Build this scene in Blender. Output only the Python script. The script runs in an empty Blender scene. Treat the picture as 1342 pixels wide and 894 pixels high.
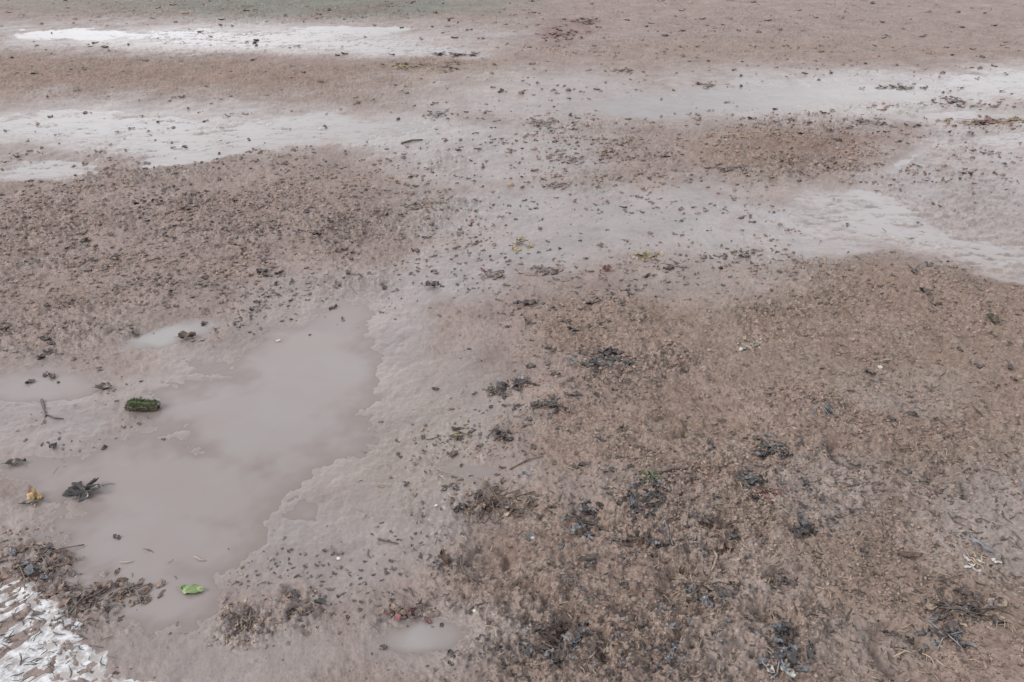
import bpy, math, random
import numpy as np
from mathutils import Vector, Matrix, Euler

random.seed(7)
rng = np.random.default_rng(11)
scene = bpy.context.scene
COL = scene.collection

# ------------------------------------------------------------------ survey
# The photo was taken by a standing person; EYE, PITCH and FOV turn a point
# of the ground plane into plan coordinates (u, v) used to lay out the site.
EYE = 1.6
PITCH = math.radians(30.0)
TV = math.tan(math.radians(22.5))
UW, VH = 1342.0, 894.0
CP, SP = math.cos(PITCH), math.sin(PITCH)

def uv_of(x, y):
    depth = y * CP + EYE * SP
    depth = np.where(depth < 0.05, 0.05, depth)
    up = y * SP - EYE * CP
    k = (VH / 2) / TV
    return UW / 2 + x / depth * k, VH / 2 - up / depth * k

def at(u, v):
    k = TV / (VH / 2)
    a = (u - UW / 2) * k
    b = -(v - VH / 2) * k
    dy, dz = CP + b * SP, -SP + b * CP
    t = EYE / -dz
    return a * t, dy * t

def mpp(v):
    """metres on the ground (across) per photo pixel at row v"""
    k = TV / (VH / 2)
    b = -(v - VH / 2) * k
    t = EYE / (SP - b * CP)
    return t * k

# ------------------------------------------------------------------ noise
def _h(ix, iy, seed):
    a = ix.astype(np.int64) * 374761393 + iy.astype(np.int64) * 668265263 + seed * 974634777
    a &= 0xFFFFFFFF
    a = ((a ^ (a >> 13)) * 1274126177) & 0xFFFFFFFF
    a = ((a ^ (a >> 16)) * 2246822519) & 0xFFFFFFFF
    return ((a ^ (a >> 15)) & 0xFFFFFF).astype(np.float32) / 16777216.0

def noise(x, y, s, seed=0):
    """value noise, cell size s, range about -1..1"""
    X, Y = x / s + seed * 17.31, y / s - seed * 9.77
    ix, iy = np.floor(X), np.floor(Y)
    fx, fy = (X - ix).astype(np.float32), (Y - iy).astype(np.float32)
    fx = fx * fx * fx * (fx * (fx * 6 - 15) + 10)
    fy = fy * fy * fy * (fy * (fy * 6 - 15) + 10)
    a, b = _h(ix, iy, seed), _h(ix + 1, iy, seed)
    c, d = _h(ix, iy + 1, seed), _h(ix + 1, iy + 1, seed)
    return 2 * ((a + (b - a) * fx) * (1 - fy) + (c + (d - c) * fx) * fy) - 1

def fbm(x, y, s, octv=4, seed=0, gain=0.55):
    out, amp, tot = 0, 1.0, 0
    ca, sa = math.cos(0.6), math.sin(0.6)
    for i in range(octv):
        out = out + amp * noise(x, y, s, seed + i * 7)
        tot += amp
        amp *= gain
        s *= 0.49
        x, y = x * ca - y * sa, x * sa + y * ca
    return out / tot * 1.5

def worley(x, y, s, seed=0):
    X, Y = x / s, y / s
    ix, iy = np.floor(X), np.floor(Y)
    best = np.full(np.shape(x), 9.0, np.float32)
    rid = np.zeros(np.shape(x), np.float32)
    for dx in (-1, 0, 1):
        for dy in (-1, 0, 1):
            jx, jy = ix + dx, iy + dy
            r = _h(jx, jy, seed + 2)
            d = (jx + _h(jx, jy, seed) - X) ** 2 + (jy + _h(jx, jy, seed + 1) - Y) ** 2
            m = d < best
            best = np.where(m, d, best)
            rid = np.where(m, r, rid)
    return np.sqrt(best), rid

def sstep(a, b, x):
    t = np.clip((x - a) / (b - a), 0, 1)
    return t * t * (3 - 2 * t)

def blobs(u, v, lst, soft=0.35, n=0):
    out = np.zeros(np.shape(u), np.float32)
    for (cx, cy, rx, ry, deg, w) in lst:
        c, s = math.cos(math.radians(deg)), math.sin(math.radians(deg))
        du, dv = u - cx, v - cy
        p, q = (du * c + dv * s) / rx, (-du * s + dv * c) / ry
        rho = np.sqrt(p * p + q * q) + n
        out = np.maximum(out, w * sstep(1 + soft, 1 - soft, rho))
    return out

# ------------------------------------------------------------------ layout
PUDDLES = {
    'wide': [(400, 485, 80, 62, 0, 1), (330, 560, 120, 75, 0, 1), (250, 640, 150, 66, 0, 1),
             (215, 710, 120, 55, 0, 1), (232, 778, 62, 36, 0, .9), (425, 440, 70, 30, -35, .8), (455, 420, 34, 10, -30, .7)],
    'sliver': [(230, 437, 64, 13, -15, 1)],
    'left': [(55, 508, 85, 20, 0, .9), (40, 612, 60, 16, 0, .6)],
    'pale': [(560, 833, 62, 24, -8, 1)],
    'slot': [(628, 617, 48, 10, 2, .9)],
    'band': [(110, 164, 170, 20, 0, 1), (225, 180, 80, 27, 0, 1), (390, 172, 150, 20, -2, 1), (62, 222, 72, 13, -5, 1), (250, 205, 90, 9, -8, .9)],
    'far': [(120, 45, 110, 8, 0, 1), (320, 51, 200, 12, 2, .95), (500, 62, 140, 11, 4, .95), (450, 42, 100, 8, 0, .9)],
    'grey': [(870, 140, 110, 20, 0, .85), (1000, 126, 180, 18, -2, .8), (1130, 122, 120, 14, 0, .8)],
    'edge': [(1310, 108, 70, 22, -8, .95), (1270, 150, 60, 7, 0, .8)],
    'glint': [(1140, 288, 110, 34, 18, 1), (1188, 208, 36, 9, -30, .75), (1105, 322, 60, 15, 0, .9), (1210, 315, 70, 16, 8, 1), (1080, 262, 60, 16, 0, .9)],
    'rim': [(1305, 336, 70, 18, 8, 1), (1330, 366, 50, 10, 8, .9), (1325, 185, 60, 11, 0, .9)],
}
ALLP = [b for l in PUDDLES.values() for b in l]
WET = [(490, 430, 80, 80, 0, 1), (590, 360, 110, 45, -15, 1), (710, 300, 160, 60, 0, 1), (860, 290, 190, 55, 0, 1),
       (990, 310, 150, 45, 0, 1), (640, 205, 170, 45, 0, .9), (560, 180, 150, 34, 0, .9), (720, 130, 220, 38, 0, .8),
       (1250, 250, 170, 90, 0, .8), (1080, 130, 320, 40, 0, .9), (560, 560, 130, 110, -20, .9), (470, 670, 180, 110, -20, .95), (500, 500, 80, 120, 0, 1),
       (60, 550, 130, 80, 0, .9), (300, 850, 190, 60, 0, .8), (560, 840, 120, 50, 0, .8), (200, 170, 330, 45, 0, .8),
       (300, 50, 420, 26, 0, .7), (640, 620, 90, 30, 0, .7), (300, 620, 240, 200, 0, .9), (80, 700, 110, 60, 0, .7),
       (400, 400, 120, 50, -20, .7), (950, 360, 150, 40, 0, .55), (830, 640, 60, 24, 0, .5), (1300, 690, 120, 80, 0, .85), (1090, 645, 80, 55, 0, .75), (1000, 760, 90, 50, 0, .5), (1180, 520, 90, 30, 0, .45), (960, 860, 70, 40, 0, .5), (1130, 860, 90, 40, 0, .5), (1230, 650, 70, 40, 0, .5), (900, 700, 60, 50, 0, .35), (780, 640, 70, 30, 0, .5)]
BROWN = [(120, 100, 330, 36, 0, 1), (420, 112, 190, 26, 0, .8), (1060, 192, 145, 42, -3, 1), (1270, 440, 320, 95, 8, .95),
         (830, 440, 130, 48, 0, .85), (1020, 600, 380, 160, 0, .9), (1180, 780, 420, 190, 0, .85), (820, 780, 240, 150, 0, .8),
         (690, 600, 120, 50, 0, .55), (590, 92, 110, 14, 0, .7), (1130, 400, 160, 60, 0, .9), (700, 700, 110, 90, 0, .6), (1000, 70, 420, 16, 0, .35)]
CLOD = [(240, 300, 330, 105, -4, 1), (60, 400, 140, 60, 0, .9), (830, 460, 130, 75, 0, 1), (1060, 195, 145, 45, 0, 1),
        (1110, 395, 190, 65, 0, .8), (860, 680, 230, 110, 0, 1), (880, 830, 280, 95, 0, 1), (1160, 700, 330, 220, 0, .5),
        (70, 760, 120, 50, 10, .9), (180, 775, 50, 18, 0, .9), (330, 820, 45, 28, 0, 1), (400, 810, 35, 25, 0, .6),
        (690, 580, 110, 55, -15, .8), (650, 665, 70, 25, 0, .9), (300, 14, 320, 14, 0, .9), (800, 200, 110, 50, 0, .7),
        (1220, 160, 120, 60, 0, .6), (1280, 480, 180, 120, 0, .3), (960, 360, 130, 35, 0, .55), (540, 810, 60, 14, -15, .7),
        (1000, 40, 420, 40, 0, .5), (150, 100, 340, 36, 0, .4), (1240, 270, 120, 60, 0, .6), (560, 85, 60, 12, 0, .8)]
GREEN = [(420, 8, 260, 16, 0, 1), (100, 8, 120, 10, 0, .5)]
RED = [(735, 45, 45, 16, -12, 1), (450, 18, 80, 7, -10, .5), (1090, 180, 120, 36, 0, .5), (230, 95, 320, 36, 0, .32), (1180, 400, 160, 60, 0, .2)]
TAN = [(520, 560, 140, 90, 0, .5), (1000, 460, 90, 40, 0, .5), (1120, 430, 240, 80, 0, .5), (600, 110, 90, 20, 0, .5), (1200, 760, 260, 90, 0, .4)]
PRINTS = [(1022, 766, .030, .016, 90, .012), (1048, 694, .034, .014, -80, .012), (938, 704, .050, .018, 20, .014),
          (925, 745, .045, .016, -20, .010), (845, 664, .040, .020, 0, .0), (765, 682, .050, .022, 0, .0), (398, 806, .028, .012, 100, .005),
          (382, 780, .020, .010, 60, .004), (1240, 640, .05, .012, 40, .014), (900, 780, .06, .018, 150, .016), (690, 790, .05, .012, 10, .014),
          (880, 560, .05, .012, 30, .014), (640, 740, .05, .010, 80, .014), (985, 640, .04, .016, 10, .012), (1015, 830, .05, .02, 20, .016),
          (760, 850, .06, .018, 70, .018), (1180, 860, .06, .016, 120, .016), (1110, 600, .05, .014, 200, .014), (300, 330, .08, .015, 30, .02)]
SNOW = [(5, 825, 62, 66, 30, 1), (60, 868, 105, 50, 35, 1), (20, 905, 190, 50, 10, 1)]
BROKEN = [(110, 166, 200, 22, 0, 1), (225, 180, 90, 30, 0, 1), (390, 172, 170, 22, 0, 1), (62, 224, 90, 14, 0, 1), (320, 52, 240, 16, 0, 1),
          (500, 64, 160, 14, 0, 1), (1140, 288, 140, 40, 10, 1), (1310, 338, 80, 30, 0, 1), (1310, 110, 100, 30, 0, .8), (1020, 126, 290, 36, 0, .35),
          (1290, 170, 90, 30, 0, 1), (100, 46, 90, 7, 0, .5)]

def fields(x, y):
    u, v = uv_of(x, y)
    n1 = fbm(x, y, .35, 4, 3)
    n2 = fbm(x, y, .10, 4, 9)
    n3 = fbm(x, y, .6, 4, 21)
    f = {}
    n4 = fbm(x, y, .035, 3, 14)
    f['w'] = blobs(u, v, ALLP, .55, .24 * n1 + .20 * n2 + .10 * n4)
    f['broken'] = blobs(u, v, BROKEN, .5, .2 * n1)
    f['wet'] = np.maximum(blobs(u, v, WET, .5, .25 * n1 + .15 * n2), f['w'])
    f['brown'] = blobs(u, v, BROWN, .35, .25 * n1 + .12 * n2)
    f['clod'] = blobs(u, v, CLOD, .5, .35 * n1 + .2 * n2) * (.28 + .72 * sstep(-.45, .35, fbm(x, y, .42, 4, 44)))
    f['green'] = blobs(u, v, GREEN, .5, .3 * n1)
    f['red'] = blobs(u, v, RED, .5, .4 * n2)
    f['tan'] = blobs(u, v, TAN, .6, .4 * n1)
    f['snow'] = blobs(u, v, SNOW, .25, .22 * n1 + .30 * n2)
    f['n1'], f['n2'], f['n3'] = n1, n2, n3
    f['u'], f['v'] = u, v
    return f

PX = [(at(a, b), r, w, math.radians(d), dep) for (a, b, r, w, d, dep) in PRINTS]

def height(x, y, f=None):
    f = f or fields(x, y)
    w, wet, clod = f['w'], f['wet'], f['clod']
    dry = 1 - sstep(.25, .95, wet)
    h = .006 + .010 * f['n3'] * (1 - .8 * wet) + .006 * f['n1'] * (1 - .8 * wet) + .008 * f['brown'] - .0145 * w
    c = clod * (1 - .96 * sstep(.3, .8, w))
    d1, r1 = worley(x + .010 * f['n2'], y + .010 * f['n1'], .055, 5)
    d2, r2 = worley(x, y, .026, 15)
    b1 = np.clip(1 - d1 * 1.5, 0, 1) * (r1 > .35) * (.4 + r1)
    b2 = np.clip(1 - d2 * 1.6, 0, 1) * (r2 > .3) * (.4 + r2)
    rough = fbm(x, y, .07, 5, 33, .62)
    ridg = 1 - np.abs(fbm(x * .8 + .3 * y, y, .045, 3, 51))
    h = h + c * (.012 * b1 + .011 * b2 + .009 * rough + .006 * ridg - .006)
    d3, r3 = worley(x + .004 * f['n2'], y, .0135, 25)
    gr = np.maximum(c, .75 * f['brown'] * (1 - w)) + .12 * (1 - wet)
    h = h + gr * .0075 * np.clip(1 - d3 * 1.4, 0, 1) * (r3 > .25) * (.3 + r3)
    h = h + np.maximum(c, .8 * f['brown'] * (1 - w)) * .006 * fbm(x, y, .05, 4, 133, .7)
    fine = fbm(x, y, .022, 3, 71, .6)
    h = h + fine * (.0003 + .0034 * dry + .0008 * (1 - w) + .0035 * c) * (1 - .9 * sstep(.2, .8, w))
    med = fbm(x, y, .13, 3, 81)
    h = h + med * (.0012 + .005 * dry) * (1 - .9 * sstep(.0, .6, w)) + .0030 * (1 - sstep(.02, .35, w)) * fbm(x, y, .045, 4, 211, .65)
    h = h + f['broken'] * w * (.0070 * fbm(x * .5, y, .13, 5, 87, .7) + .0105 * fbm(x * .6, y, .04, 3, 187, .7) + .0016 * sstep(120, 60, f['v']) + .0012)
    # hoof and heel marks pressed into the mud
    for ((cx, cy), r, wd, a, dep) in PX:
        dx, dy = x - cx, y - cy
        m = (np.abs(dx) < .2) & (np.abs(dy) < .2)
        if not np.any(m):
            continue
        dxm, dym = np.where(m, dx, 9.), np.where(m, dy, 9.)
        rr = np.sqrt(dxm * dxm + dym * dym * .75)
        ang = np.arctan2(dym, dxm) - a
        gate = sstep(-.75, -.2, np.cos(ang))
        ring = np.exp(-((rr - r) / wd) ** 2) * gate
        lip = np.exp(-((rr - r * 1.8) / (wd * 1.1)) ** 2)
        h = h - ring * dep * 1.6 + lip * .006 - np.exp(-(rr / r) ** 2) * (.016 if dep == 0 else .004)
    return h

def hz(x, y):
    return float(height(np.array([x], float), np.array([y], float))[0])

def top(x, y):
    """what an object rests on: the mud, or the water standing over it"""
    f = fields(np.array([x], float), np.array([y], float))
    h = float(height(np.array([x], float), np.array([y], float), f)[0])
    return max(h, 0.0) if f['w'][0] > .3 else h

# ------------------------------------------------------------------ materials
def mat(name):
    m = bpy.data.materials.new(name)
    m.use_nodes = True
    nt = m.node_tree
    return m, nt, nt.nodes['Principled BSDF']

class NT:
    def __init__(s, nt): s.nt = nt
    def n(s, t, **k):
        o = s.nt.nodes.new(t)
        for a, b in k.items(): setattr(o, a, b)
        return o
    def l(s, a, b): s.nt.links.new(a, b)
    def attr(s, name):
        return s.n('ShaderNodeAttribute', attribute_name=name).outputs['Fac']
    def noise(s, scale, detail=4, rough=.6, vec=None):
        o = s.n('ShaderNodeTexNoise')
        o.inputs['Scale'].default_value = scale
        o.inputs['Detail'].default_value = detail
        o.inputs['Roughness'].default_value = rough
        if vec is not None: s.l(vec, o.inputs['Vector'])
        return o.outputs['Fac']
    def ramp(s, fac, lo, hi):
        o = s.n('ShaderNodeMapRange')
        o.interpolation_type = 'SMOOTHSTEP'
        o.inputs['From Min'].default_value = lo
        o.inputs['From Max'].default_value = hi
        s.l(fac, o.inputs['Value'])
        return o.outputs['Result']
    def math(s, op, a, b):
        o = s.n('ShaderNodeMath', operation=op)
        for i, q in enumerate((a, b)):
            if isinstance(q, (int, float)): o.inputs[i].default_value = q
            else: s.l(q, o.inputs[i])
        return o.outputs[0]
    def mix(s, fac, a, b):
        o = s.n('ShaderNodeMix', data_type='RGBA')
        ins = [i for i in o.inputs if i.enabled]
        for sock, q in ((o.inputs[0], fac), (o.inputs[6], a), (o.inputs[7], b)):
            if isinstance(q, (int, float)): sock.default_value = q
            elif isinstance(q, tuple): sock.default_value = (*q, 1)
            else: s.l(q, sock)
        return o.outputs[2]

def srgb(r, g, b):
    f = lambda c: (c / 255 / 12.92) if c <= 10 else ((c / 255 + .055) / 1.055) ** 2.4
    return (f(r), f(g), f(b))

SILT = (.300, .258, .248)
BRWN = (.205, .155, .130)

m_ground, nt, bs = mat('wet_mud')
g = NT(nt)
pos = g.n('ShaderNodeNewGeometry').outputs['Position']
wet, wat, brown, clod = g.attr('wet'), g.attr('w'), g.attr('brown'), g.attr('clod')
nA, nB, nC, nD = g.noise(9, 6, .65, pos), g.noise(75, 5, .75, pos), g.noise(170, 4, .7, pos), g.noise(2.2, 5, .6, pos)
nE, nF = g.noise(20, 6, .75, pos), g.noise(130, 4, .75, pos)
c = g.mix(g.ramp(nA, .3, .7), (.168, .128, .114), (.205, .162, .147))
c = g.mix(brown, c, g.mix(g.ramp(nA, .32, .68), (.150, .104, .081), (.202, .149, .122)))
c = g.mix(g.math('MULTIPLY', wet, .8), c, g.mix(g.ramp(nD, .35, .65), (.146, .124, .118), (.144, .131, .127)))
c = g.mix(g.math('MULTIPLY', g.attr('tan'), .5), c, (.170, .130, .098))
c = g.mix(g.math('MULTIPLY', g.attr('green'), .9), c, (.105, .112, .095))
c = g.mix(g.math('MULTIPLY', g.attr('red'), .55), c, (.105, .048, .038))
# the mud is a blend of silt, peat crumbs, leaf mould and pale grit
loose = g.math('SUBTRACT', 1.0, g.math('MULTIPLY', wet, .50))
patch = g.ramp(g.noise(2.6, 5, .65, pos), .40, .62)       # matted patches between smoother mud
rich = g.math('MAXIMUM', clod, g.math('MULTIPLY', brown, g.math('ADD', .30, g.math('MULTIPLY', patch, .70))))
def grains(scale, thr_d, thr_l, seed):
    """separate dark and pale grains: two masks"""
    wv = g.n('ShaderNodeTexNoise'); wv.inputs['Scale'].default_value = scale * .9; wv.inputs['Detail'].default_value = 2
    g.l(pos, wv.inputs['Vector'])
    mv = g.n('ShaderNodeVectorMath', operation='MULTIPLY_ADD')
    g.l(wv.outputs['Color'], mv.inputs[0]); mv.inputs[1].default_value = (1.5 / scale,) * 3; g.l(pos, mv.inputs[2])
    mp_ = g.n('ShaderNodeMapping'); mp_.inputs['Location'].default_value = (seed * 3.1, seed * 1.7, 0)
    mp_.inputs['Scale'].default_value = (1, 1.25, 1)
    g.l(mv.outputs[0], mp_.inputs['Vector'])
    vo = g.n('ShaderNodeTexVoronoi'); vo.inputs['Scale'].default_value = scale
    g.l(mp_.outputs[0], vo.inputs['Vector'])
    sp = g.n('ShaderNodeSeparateColor'); g.l(vo.outputs['Color'], sp.inputs[0])
    core = g.ramp(vo.outputs['Distance'], .75, .35)
    cl_ = g.ramp(nA, .35, .62)
    d_ = g.math('MULTIPLY', g.ramp(sp.outputs[0], thr_d, thr_d + .04), core)
    l_ = g.math('MULTIPLY', g.ramp(sp.outputs[1], thr_l, thr_l + .04), core)
    return g.math('MULTIPLY', d_, g.math('ADD', .45, g.math('MULTIPLY', cl_, .55))), l_
va = g.n('ShaderNodeHueSaturation'); vr = g.n('ShaderNodeMapRange')
g.l(g.noise(3.3, 5, .65, pos), vr.inputs[0]); vr.inputs[1].default_value, vr.inputs[2].default_value = .3, .7
vr.inputs[3].default_value, vr.inputs[4].default_value = .80, 1.18
g.l(vr.outputs[0], va.inputs['Value']); g.l(c, va.inputs['Color']); c = va.outputs[0]
amt = g.math('MULTIPLY', g.math('ADD', g.math('MULTIPLY', rich, .75), .26), loose)
c = g.mix(g.math('MULTIPLY', g.ramp(nE, .50, .66), g.math('MULTIPLY', amt, .35)), c, (.085, .062, .052))
for sc_, td, tl_, sd, kd_, kl_ in ((13, .80, .86, 5, .40, .25), (32, .80, .90, 1, .55, .35), (75, .76, .82, 2, .75, .5), (150, .74, .80, 3, .8, .6), (260, .72, .80, 4, .6, .5)):
    gd, gl_ = grains(sc_, td, tl_, sd)
    c = g.mix(g.math('MULTIPLY', gd, g.math('MULTIPLY', amt, kd_)), c, (.038, .027, .023))
    c = g.mix(g.math('MULTIPLY', gl_, g.math('MULTIPLY', amt, kl_)), c, (.300, .248, .215))
g.l(c, bs.inputs['Base Color'])
ro = g.n('ShaderNodeMapRange')
g.l(g.math('ADD', wet, g.math('MULTIPLY', g.math('SUBTRACT', nA, .5), .8)), ro.inputs['Value'])
ro.inputs['To Min'].default_value, ro.inputs['To Max'].default_value = .74, .30
film = g.math('MULTIPLY', g.attr('broken'), .75)
fr_ = g.n('ShaderNodeMix'); g.l(film, fr_.inputs[0]); g.l(ro.outputs[0], fr_.inputs[2]); fr_.inputs[3].default_value = .22
g.l(fr_.outputs[0], bs.inputs['Roughness'])
g.l(g.math('ADD', .2, g.math('MULTIPLY', wet, .28)), bs.inputs['Specular IOR Level'])
bp = g.n('ShaderNodeBump')
bp.inputs['Strength'].default_value = .8
bp.inputs['Distance'].default_value = .006
hgt = g.math('ADD', g.math('MULTIPLY', nB, .8), g.math('ADD', g.math('MULTIPLY', nF, .7), g.math('MULTIPLY', nC, .4)))
g.l(g.math('MULTIPLY', hgt, g.math('SUBTRACT', 1.0, g.math('MULTIPLY', wet, .85))), bp.inputs['Height'])
g.l(bp.outputs[0], bs.inputs['Normal'])

def water(name, c1, c2):
    m, nt, bs = mat(name)
    g = NT(nt)
    pos = g.n('ShaderNodeNewGeometry').outputs['Position']
    # silt hangs in the water: the deeper it is, the less of the bed shows
    c = g.mix(g.ramp(g.noise(3.0, 4, .6, pos), .35, .65), c1, c2)
    c = g.mix(g.ramp(g.attr('depth'), -.0005, .0105), (.156, .130, .122), c)
    df = g.n('ShaderNodeBsdfDiffuse'); g.l(c, df.inputs[0])
    tr = g.n('ShaderNodeBsdfTransparent')
    gl = g.n('ShaderNodeBsdfGlossy'); gl.inputs['Roughness'].default_value = .16
    bp = g.n('ShaderNodeBump')
    bp.inputs['Strength'].default_value = .05
    bp.inputs['Distance'].default_value = .01
    g.l(g.noise(22, 3, .5, pos), bp.inputs['Height'])
    g.l(bp.outputs[0], gl.inputs['Normal'])
    fz = g.n('ShaderNodeFresnel'); fz.inputs['IOR'].default_value = 1.33
    g.l(bp.outputs[0], fz.inputs['Normal'])
    dd = g.ramp(g.attr('depth'), -.003, .0008)
    m1, m2 = g.n('ShaderNodeMixShader'), g.n('ShaderNodeMixShader')
    g.l(g.math('MULTIPLY', dd, .93), m1.inputs[0]); g.l(tr.outputs[0], m1.inputs[1]); g.l(df.outputs[0], m1.inputs[2])
    g.l(fz.outputs[0], m2.inputs[0]); g.l(m1.outputs[0], m2.inputs[1]); g.l(gl.outputs[0], m2.inputs[2])
    g.l(m2.outputs[0], nt.nodes['Material Output'].inputs['Surface'])
    return m

m_water = water('silty_water', (.200, .175, .168), (.204, .187, .181))
m_milky = water('milky_water', (.205, .190, .184), (.225, .215, .210))

def simple(name, c1, c2, rough=.5, scale=60, bump=.3, spec=.5, c3=None):
    m, nt, bs = mat(name)
    g = NT(nt)
    tc = g.n('ShaderNodeTexCoord').outputs['Object']
    ge = g.n('ShaderNodeNewGeometry')
    a = g.noise(scale, 4, .65, ge.outputs['Position'])
    c = g.mix(g.ramp(a, .35, .65), c1, c2)
    if c3:
        c = g.mix(g.ramp(g.noise(scale * .35, 3, .6, ge.outputs['Position']), .52, .60), c, c3)
    # a little variety from piece to piece
    hs = g.n('ShaderNodeHueSaturation')
    mr = g.n('ShaderNodeMapRange')
    g.l(ge.outputs['Random Per Island'], mr.inputs[0])
    mr.inputs['To Min'].default_value, mr.inputs['To Max'].default_value = .65, 1.35
    g.l(mr.outputs[0], hs.inputs['Value'])
    g.l(c, hs.inputs['Color'])
    g.l(hs.outputs[0], bs.inputs['Base Color'])
    bs.inputs['Roughness'].default_value = rough
    bs.inputs['Specular IOR Level'].default_value = spec
    bp = g.n('ShaderNodeBump')
    bp.inputs['Strength'].default_value = bump
    bp.inputs['Distance'].default_value = .002
    g.l(a, bp.inputs['Height'])
    g.l(bp.outputs[0], bs.inputs['Normal'])
    return m

M = {
    'black': simple('wet_black_leaf', (.016, .014, .015), (.036, .031, .030), .3),
    'dark': simple('dead_dark_leaf', (.028, .021, .018), (.062, .046, .039), .42),
    'brown': simple('dead_brown_leaf', (.050, .029, .020), (.095, .062, .044), .45),
    'grey': simple('slick_grey_leaf', (.045, .047, .053), (.105, .11, .118), .25, 90),
    'steel': simple('wet_blue_grey_scrap', (.072, .076, .084), (.150, .156, .168), .3, 60),
    'straw': simple('pale_straw', (.15, .115, .085), (.28, .22, .165), .6),
    'olive': simple('olive_weed', (.10, .085, .035), (.24, .19, .09), .5),
    'green': simple('fresh_green_leaf', (.10, .145, .05), (.16, .21, .085), .45, 90),
    'weed': simple('dark_green_weed', (.03, .055, .02), (.08, .11, .04), .4),
    'moss': simple('green_moss', (.018, .030, .008), (.062, .080, .024), .85, 120),
    'bark': simple('wet_dark_bark', (.03, .026, .02), (.08, .065, .045), .5, 70),
    'yellow': simple('yellow_leaf', (.20, .115, .045), (.36, .26, .12), .45, 60),
    'pink': simple('pale_pink_leaf', (.28, .16, .13), (.38, .27, .23), .5, 60),
    'red': simple('red_weed', (.07, .024, .024), (.14, .055, .050), .5),
    'pebble': simple('pale_pebble', (.25, .22, .19), (.38, .35, .31), .5, 80),
    'white': simple('white_scrap', (.26, .25, .24), (.38, .37, .35), .5, 60),
    'faded': simple('faded_weed', (.062, .046, .038), (.115, .088, .075), .5, 60),
    'crumb': simple('mud_crumb', (.128, .090, .073), (.210, .156, .130), .7, 60, .3, .3),
    'snow': simple('dirty_snow', (.27, .26, .255), (.50, .51, .525), .4, 70, .5, .5, (.27, .245, .235)),
}

# ------------------------------------------------------------------ helpers
def link_mesh(name, V, F, m, parent=None, smooth=True):
    me = bpy.data.meshes.new(name)
    me.from_pydata([tuple(p) for p in V], [], F)
    me.update()
    if smooth:
        me.polygons.foreach_set('use_smooth', [True] * len(me.polygons))
    me.materials.append(m)
    o = bpy.data.objects.new(name, me)
    COL.objects.link(o)
    if parent: o.parent = parent
    return o

def tag(o, label=None, cat=None, group=None, kind=None):
    for k, q in (('label', label), ('category', cat), ('group', group), ('kind', kind)):
        if q: o[k] = q
    return o

def np_mesh(name, V, quads, m, attrs=None, smooth=True):
    me = bpy.data.meshes.new(name)
    n, k = len(V), quads.shape[1]
    me.vertices.add(n)
    me.vertices.foreach_set('co', np.ascontiguousarray(V, np.float32).ravel())
    me.loops.add(quads.size)
    me.loops.foreach_set('vertex_index', np.ascontiguousarray(quads, np.int32).ravel())
    me.polygons.add(len(quads))
    me.polygons.foreach_set('loop_start', np.arange(0, quads.size, k, dtype=np.int32))
    me.update(calc_edges=True)
    me.validate()
    if smooth:
        me.polygons.foreach_set('use_smooth', np.ones(len(quads), bool))
    for an, arr in (attrs or {}).items():
        a = me.attributes.new(an, 'FLOAT', 'POINT')
        a.data.foreach_set('value', np.ascontiguousarray(arr, np.float32).ravel())
    me.materials.append(m)
    o = bpy.data.objects.new(name, me)
    COL.objects.link(o)
    return o

# ------------------------------------------------------------------ ground
fa = np.radians(np.linspace(-40, 40, 1440))
ca = np.radians(np.linspace(40, 320, 90))[1:-1]
ang = np.concatenate([fa, ca])
rad = [0.02, .2, .4, .6, .75, .85, .95]
r = 1.02
while r < 14.5:
    rad.append(r)
    dep = math.atan2(EYE, r)
    r += min(.0011 * EYE / math.sin(dep) ** 2, .034)
r = 14.6
while r < 600:
    rad.append(r)
    r *= 1.06
rad = np.array(rad)
A, R = np.meshgrid(ang, rad)
X, Y = (R * np.sin(A)), (R * np.cos(A))
fr = R + 0
F = fields(X, Y)
Z = height(X, Y, F)
far = sstep(16, 40, R)
Z = Z * (1 - far) + far * (.02 + .1 * fbm(X, Y, 9., 3, 99))
near_cut = sstep(.9, .4, R)
Z = Z * (1 - near_cut) + .005 * near_cut
V = np.stack([X, Y, Z], -1).reshape(-1, 3)
nr, na = R.shape
i0 = (np.arange(nr - 1)[:, None] * na + np.arange(na)[None, :])
i1 = (np.arange(nr - 1)[:, None] * na + (np.arange(na)[None, :] + 1) % na)
quads = np.stack([i0, i0 + na, i1 + na, i1], -1).reshape(-1, 4)
ground = np_mesh('ground', V, quads, m_ground, {k: F[k] for k in ('wet', 'w', 'brown', 'clod', 'green', 'red', 'tan', 'broken')})
tag(ground, 'trodden brown mud with clods, hoof marks and smooth wet silt', None, None, 'structure')

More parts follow.
